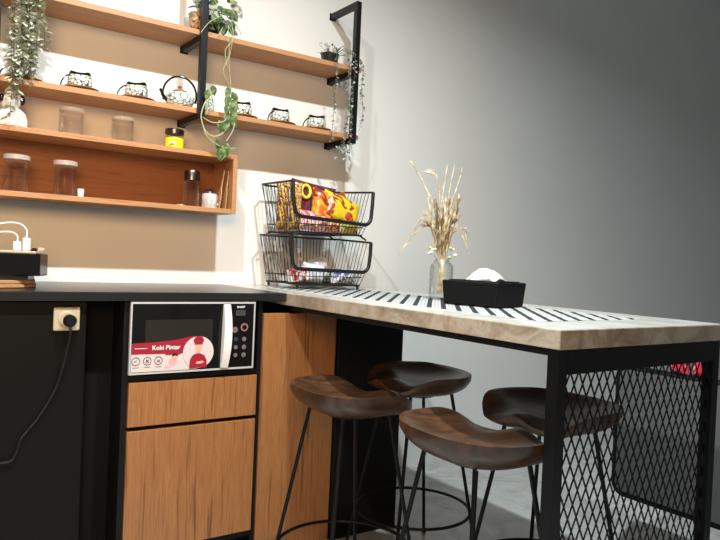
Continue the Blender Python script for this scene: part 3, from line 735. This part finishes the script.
# white round jug with black ear at the far left
jg = thing('ceramic_figurine', 'white round ceramic figurine with a black ear behind the foliage', 'figurine', (.356, 2.632, 1.4765))
MB().lathe([(.044, 0), (.050, .006), (.050, .030), (.044, .052), (.030, .066), (.024, .070)], (.356, 2.632, 1.4765), 36).build('body', M_ceram, jg, smooth=True)
MB().ball((.352, 2.632, 1.568), .031, .030, .030, 24, 14).build('head', M_ceram, jg, smooth=True)
MB().ball((.385, 2.625, 1.576), .011, .010, .017, 16, 10).build('ear', M_blackgl, jg, smooth=True)
m = MB(); m.ball((.322, 2.622, 1.576), .009, .009, .014, 16, 10); m.build('ear', M_blackgl, jg, smooth=True)

# ------------------------------------------------------------------ cups on wooden saucers
def make_cup():
    t = thing('coffee_cup', '', 'cup')
    m = MB(); seg = 40
    def ring(r, z, wav): return [(r * math.cos(2 * PI * k / seg), r * math.sin(2 * PI * k / seg), z + wav * .0034 * math.cos(2 * (2 * PI * k / seg + .38))) for k in range(seg)]
    def loft(P_, m_):
        rr_ = [[m_.b.verts.new(p) for p in ring(*q)] for q in P_]
        for A, B in zip(rr_, rr_[1:]):
            for k in range(seg): m_.b.faces.new((A[k], A[(k + 1) % seg], B[(k + 1) % seg], B[k]))
    loft([(.004, .001, 0), (.030, .0, 0), (.035, .004, 0), (.0385, .018, 0), (.037, .034, .3), (.032, .046, .8), (.030, .044, .8), (.034, .033, .3), (.034, .016, 0), (.004, .008, 0)], m); m.build('cup_body', M_cup, t, smooth=True)
    m = MB(); loft([(.0345, .042, .5), (.0325, .049, 1), (.029, .0515, 1.2), (.026, .049, 1.1), (.030, .042, .7), (.0345, .042, .5)], m); m.build('black_rim', M_blackgl, t, smooth=True)
    MB().tube([(-.034, -.004, .040), (-.044, -.006, .036), (-.054, -.008, .027), (-.061, -.009, .015), (-.064, -.010, .004), (-.056, -.009, .003), (-.037, -.005, .010)], .0024, 8).build('handle', M_blackgl, t, smooth=True)
    return t
CUPX = [(.385, 'hidden behind the trailing foliage, leftmost'), (.575, 'first one clear of the foliage'), (.779, 'left of the teapot'),
        (1.215, 'right of the green vine'), (1.396, 'second from the right end'), (1.580, 'behind the thin hanging strand, last on the right')]
cup0 = make_cup()
sc0 = MB().lathe([(.030, 0), (.055, .002), (.070, .0075), (.069, .0095), (.052, .0055), (.028, .0045)], (0, 0, 0), 44).build('cup_saucer', M_saucer, smooth=True)
for i, (x, w) in enumerate(CUPX):
    y = 2.640
    s_ = sc0 if i == 0 else copy_tree(sc0); s_.location = (x, y, 1.6425); tag(s_, 'brown wooden saucer under the cup ' + w, 'saucer', 'saucers on the wall shelf')
    c_ = cup0 if i == 0 else copy_tree(cup0); c_.location = (x, y, 1.6478); c_.scale = (1.12, 1.12, 1.22); c_.rotation_euler = (0, 0, .15 * math.sin(i * 2)); c_['label'] = 'squat figured cup with black rim, ' + w; c_['group'] = 'cups on the wall shelf'

# teapot with hoop handle
tp = thing('teapot', 'patterned white teapot with a tall black hoop handle beside the bracket', 'teapot', (.955, 2.645, 1.6425))
MB().lathe([(.035, 0), (.046, .006), (.056, .026), (.055, .046), (.042, .060), (.030, .064)], (.950, 2.645, 1.6425), 36).build('body', M_potpat, tp, smooth=True)
MB().lathe([(.031, .0645), (.028, .070), (.010, .075), (.006, .080), (.009, .087), (.003, .090)], (.950, 2.645, 1.6425), 28).build('lid', M_saucer, tp, smooth=True)
MB().tube(smooth_path([(.903, 2.640, 1.668), (.885, 2.637, 1.678), (.872, 2.635, 1.700), (.866, 2.634, 1.706)]), .008, 10, r2=.005).build('spout', M_blackgl, tp, smooth=True)
P = []
for k in range(25):
    an = PI * 1.12 - (PI * 1.24) * k / 24; P.append((.950 + .064 * math.cos(an), 2.645 - .012 * math.cos(an), 1.6425 + .055 + .072 * math.sin(an)))
MB().tube(P, .0042, 8).build('hoop_handle', M_blackgl, tp, smooth=True)
mk = thing('patterned_jug', 'white jug with a dark pattern between bracket and vine', 'jug', (1.065, 2.65, 1.6425))
MB().lathe([(.026, 0), (.031, .006), (.034, .03), (.028, .06), (.023, .074), (.027, .086), (.025, .086), (.021, .074), (.026, .06), (.031, .03), (.022, .008), (.002, .006)], (1.062, 2.65, 1.6425), 32, cap=False).build('body', M_potpat, mk, smooth=True)
MB().tube(smooth_path([(1.037, 2.645, 1.715), (1.018, 2.64, 1.71), (1.012, 2.64, 1.69), (1.030, 2.645, 1.668)]), .0035, 8).build('handle', M_ceram, mk, smooth=True)

# ------------------------------------------------------------------ plants
rs = random.Random(11)
def strand_leaves(ml, path, step, L, W, spread=1.0, droop=.6, jit=.3):
    pth = smooth_path(path, 10); acc = 0
    for a, b in zip(pth, pth[1:]):
        d = (b - a); acc += d.length
        while acc > step:
            acc -= step; p = a.lerp(b, rs.random()); an = rs.uniform(0, 2 * PI)
            dr2 = Vector((math.cos(an) * spread, math.sin(an) * spread, -droop + rs.uniform(-jit, jit)))
            ml.leaf(p, dr2, Vector((rs.uniform(-.4, .4), rs.uniform(-.4, .4), 1)), L * rs.uniform(.7, 1.2), W * rs.uniform(.8, 1.15), .25)
# left: thick curtain of pale leaves from a pot on the top shelf
pl = thing('trailing_plant', 'thick curtain of pale silvery green leaves hanging at the far left', 'plant', (.40, 2.66, 1.9475))
MB().lathe([(.048, 0), (.052, .004), (.062, .085), (.064, .088), (.058, .088), (.054, .075), (.002, .072)], (.40, 2.665, 1.9475), 32, cap=False).build('pot', M_pot, pl, smooth=True)
ms = MB(); ml = MB()
for k in range(19):
    x = .335 + .105 * rs.random(); y = rs.uniform(2.515, 2.545); zb = rs.choice((1.60, 1.64, 1.70, 1.66, 1.62)) + rs.uniform(-.02, .04)
    if x > .395: zb = rs.uniform(1.74, 1.92) if x > .415 else rs.uniform(1.66, 1.74)
    if x < .360: zb -= .11
    pth = [(.40 + rs.uniform(-.03, .03), 2.66, 2.022), (x * .5 + .20, 2.60, 2.045), (x, y, 1.99), (x + rs.uniform(-.012, .012), y, (1.99 + zb) / 2), (x + rs.uniform(-.012, .012), y, zb)]
    ms.tube(smooth_path(pth, 6), .0013, 5); strand_leaves(ml, pth[1:], .0095, .027, .0165, 1, .15)
ms.build('stems', M_stemd, pl); ml.build('leaves', M_leafpale, pl)
# centre: vine with big leaves in a pot
pv = thing('vine_plant', 'pot plant with large leaves and a long green vine on the top shelf', 'plant', (1.055, 2.66, 1.9475))
MB().lathe([(.042, 0), (.045, .004), (.055, .075), (.057, .078), (.051, .078), (.047, .066), (.002, .064)], (1.06, 2.66, 1.9475), 32, cap=False).build('pot', M_pot, pv, smooth=True)
MB().lathe([(.002, .062), (.047, .062)], (1.06, 2.66, 1.9475), 24, cap=False).build('soil', M_soil, pv)
ml = MB(); md_ = MB(); mbn = MB(); mpl = MB(); ms = MB()
H = Vector((1.06, 2.66, 2.01))
for k in range(13):
    an = rs.uniform(0, 2 * PI); tip = H + Vector((math.cos(an) * .045, math.sin(an) * .045 - .02, rs.uniform(.0, .07)))
    ms.tube([H, (H + tip) / 2 + Vector((0, 0, .02)), tip], .0016, 5)
    (ml if k % 2 else md_).leaf(tip, (math.cos(an), math.sin(an) - .4, rs.uniform(-.9, .1)), (0, -.4, 1), rs.uniform(.045, .06), .034)
for p, d in (((1.035, 2.60, 2.035), (-.4, -.3, .2)), ((1.12, 2.60, 2.06), (.6, -.2, -.5)), ((1.045, 2.585, 2.06), (-.1, -.2, .7))): ml.leaf(p, d, (-.3, -1, .3), .055, .042)
for p, d in (((1.125, 2.59, 2.01), (.3, -.1, -1)), ((1.10, 2.585, 2.0), (-.1, -.1, -1)), ((1.08, 2.58, 2.02), (.1, -.2, -1))): md_.leaf(p, d, (-.3, -1, .3), .05, .034)
for p, d in (((.975, 2.60, 2.00), (.2, -.2, -1)), ((.990, 2.60, 2.02), (-.6, -.2, -.8)), ((1.0, 2.60, 2.0), (.5, 0, -1)), ((.985, 2.59, 2.025), (.8, -.1, -.3))): mbn.leaf(p, d, (-.3, -1, .2), .05, .038); 
for k in range(24):
    p = (rs.uniform(1.02, 1.125), rs.uniform(2.56, 2.60), rs.uniform(1.965, 2.09)); d_ = (rs.uniform(-1, 1), -.3, rs.uniform(-1, .3))
    (md_ if k % 3 else ml).leaf(p, d_, (-.3, -1, .3), rs.uniform(.03, .045), .022)
for p, d in (((.985, 2.60, 2.10), (.15, -.1, -1)), ((1.005, 2.59, 2.09), (.1, -.1, -1)), ((1.13, 2.60, 2.085), (.7, -.1, -.5))): mpl.leaf(p, d, (-.3, -1, .2), .07, .045)
# pale thin sprays in front of the post and down the wall
for pth in ([(1.09, 2.58, 2.03), (1.055, 2.53, 2.00), (1.015, 2.53, 1.97), (.985, 2.535, 1.925)], [(1.10, 2.58, 2.0), (1.07, 2.55, 1.95), (1.045, 2.54, 1.915)], [(1.03, 2.58, 2.10), (1.045, 2.54, 2.05), (1.025, 2.53, 2.02)],
            [(1.06, 2.55, 2.12), (1.04, 2.535, 2.09), (1.01, 2.53, 2.05)], [(1.11, 2.57, 1.99), (1.10, 2.54, 1.94), (1.105, 2.54, 1.86), (1.085, 2.54, 1.80), (1.11, 2.54, 1.75)],
            [(1.125, 2.57, 2.0), (1.12, 2.54, 1.93), (1.09, 2.54, 1.88), (1.10, 2.54, 1.82)], [(1.13, 2.58, 2.02), (1.15, 2.545, 1.97), (1.155, 2.545, 1.955)]): ms.tube(smooth_path(pth, 6), .0016, 6)
vine = [(1.11, 2.57, 1.99), (1.115, 2.535, 1.93), (1.105, 2.535, 1.84), (1.115, 2.535, 1.76), (1.12, 2.535, 1.70), (1.12, 2.535, 1.62), (1.105, 2.53, 1.57), (1.06, 2.525, 1.535), (1.02, 2.525, 1.545), (.995, 2.525, 1.60), (1.01, 2.525, 1.66), (1.04, 2.53, 1.685)]
ms.tube(smooth_path(vine[:5], 8), .0013, 6); ms.tube(smooth_path(vine[4:], 8), .0026, 6)
for pth in ([(1.12, 2.535, 1.66), (1.09, 2.52, 1.60), (1.04, 2.52, 1.585), (1.0, 2.52, 1.60)], [(1.0, 2.525, 1.58), (1.02, 2.52, 1.53), (1.07, 2.52, 1.50), (1.12, 2.52, 1.495), (1.14, 2.52, 1.50)], [(1.13, 2.53, 1.66), (1.13, 2.52, 1.58), (1.10, 2.52, 1.52)],
            [(1.035, 2.53, 1.70), (1.02, 2.525, 1.67), (1.02, 2.525, 1.62)]): ms.tube(smooth_path(pth, 8), .0022, 6)
for k in range(9):
    z = 1.735 - k * .016; ml.leaf((1.105 + .014 * (k % 2), 2.525, z), (.35 if k % 2 else -.3, -.3, -.9), (-.3, -1, .5), .050, .026)
for p, d, L in (((1.085, 2.52, 1.505), (.15, -.1, -1), .062), ((1.06, 2.52, 1.525), (.3, -.1, -1), .05), ((1.105, 2.52, 1.515), (-.1, -.1, -1), .06), ((1.075, 2.52, 1.49), (-.1, -.1, -1), .045), ((1.10, 2.52, 1.49), (-.5, 0, -1), .055), ((1.09, 2.525, 1.60), (.1, -.1, -1), .05), ((1.07, 2.525, 1.60), (.1, -.2, -1), .05), ((1.02, 2.525, 1.71), (-.2, -.1, -1), .04), ((1.035, 2.525, 1.73), (.3, -.1, -1), .04)):
    ml.leaf(p, d, (-.3, -1, .3), L, .026)
ms.build('stems', M_stem, pv); ml.build('leaves', M_leafgrn, pv); md_.build('dark_leaves', M_leafdk, pv); mbn.build('dry_leaves', M_leafbr, pv); mpl.build('pale_leaves', M_leafgry, pv)
gp = tag(MB().lathe([(.020, 0), (.023, .003), (.027, .06), (.026, .062), (.022, .058), (.002, .056)], (.990, 2.66, 1.9475), 28, cap=False).build('grey_pot', M_potg, origin=(.990, 2.66, 1.9475), smooth=True), 'small pale grey pot behind the middle bracket on the top shelf', 'pot')
# right: string plant
pr = thing('string_plant', 'small black pot with thin strands of tiny silver leaves, right end', 'plant', (1.645, 2.655, 1.9475))
MB().lathe([(.032, 0), (.035, .004), (.041, .052), (.043, .056), (.038, .056), (.035, .046), (.002, .044)], (1.645, 2.655, 1.9475), 28, cap=False).build('pot', M_pot, pr, smooth=True)
ms = MB(); ml = MB()
for k in range(60):
    an = rs.uniform(0, 2 * PI); r = rs.uniform(.01, .065); p = Vector((1.655 + r * math.cos(an), 2.645 + r * math.sin(an) * .7, 2.0 + rs.uniform(0, .045)))
    ml.leaf(p, (math.cos(an), math.sin(an), rs.uniform(-.5, .8)), (0, -.3, 1), rs.uniform(.012, .02), .010)
    if k % 3 == 0: ms.tube([(1.645, 2.655, 1.99), p], .0008, 4)
strs = [[(1.64, 2.64, 2.0), (1.625, 2.58, 2.01), (1.615, 2.545, 1.95), (1.613, 2.545, 1.80), (1.607, 2.545, 1.66), (1.600, 2.545, 1.585)],
        [(1.66, 2.64, 2.0), (1.675, 2.58, 2.01), (1.68, 2.545, 1.95), (1.678, 2.545, 1.80), (1.676, 2.545, 1.66), (1.66, 2.545, 1.53)],
        [(1.66, 2.64, 2.0), (1.68, 2.58, 2.02), (1.69, 2.545, 1.97), (1.688, 2.545, 1.85), (1.684, 2.545, 1.70), (1.67, 2.545, 1.55)],
        [(1.68, 2.64, 2.0), (1.74, 2.60, 2.01), (1.758, 2.545, 1.95), (1.750, 2.545, 1.85), (1.765, 2.545, 1.75), (1.75, 2.545, 1.66)],
        [(1.67, 2.64, 2.0), (1.70, 2.59, 2.02), (1.70, 2.530, 1.97), (1.695, 2.53, 1.75), (1.69, 2.53, 1.52)],
        [(1.68, 2.64, 2.0), (1.74, 2.60, 2.01), (1.755, 2.552, 1.93), (1.762, 2.552, 1.80)]]
for pth in strs:
    ms.tube(smooth_path(pth, 8), .0009, 5); strand_leaves(ml, pth[1:], .011, .015, .0105, 1, .5)
for k in range(26): ml.leaf((rs.uniform(1.63, 1.70), rs.uniform(2.53, 2.56), rs.uniform(1.52, 1.59)), (rs.uniform(-1, 1), rs.uniform(-1, 1), -.6), (0, -.3, 1), .015, .010)
ms.build('stems', M_stemd, pr); ml.build('leaves', M_leafgry, pr)

# ------------------------------------------------------------------ light
def area(name, loc, size, power, color, rot=(0, 0, 0), shape='DISK', sy=None):
    l = bpy.data.lights.new(name, 'AREA'); l.shape = shape; l.size = size; l.energy = power; l.color = color
    if sy: l.size_y = sy
    o = bpy.data.objects.new(name, l); col.objects.link(o); o.location = loc; o.rotation_euler = rot; return o
for nm, x, p, c_ in (('downlight_a', .15, 63, (.97, 1, .97)), ('downlight_b', 1.08, 68, (.90, 1, .99))):
    area(nm, (x, 1.07, 2.92), .09, p, c_).data.spread = math.radians(164)
# unseen warm fill light added behind the camera to tint the kitchen wall's shadows
d = Vector((.6, 2.77, 1.25)) - Vector((-.7, -1.2, 2.0))
wl = area('warm_fill', (-.7, -1.2, 2.0), 1.1, 12, (1, .60, .29)); wl.rotation_euler = d.to_track_quat('-Z', 'Y').to_euler(); wl.data.spread = math.radians(60)
w = bpy.data.worlds.new('world'); sc.world = w; w.use_nodes = True
w.node_tree.nodes['Background'].inputs[0].default_value = (.80, .84, .86, 1); w.node_tree.nodes['Background'].inputs[1].default_value = .13

for o in bpy.data.objects:
    if '_o' in o: del o['_o']
vs = sc.view_settings; vs.view_transform = 'Standard'; vs.look = 'None'; vs.gamma = 1; vs.use_curve_mapping = False; vs.exposure = 0
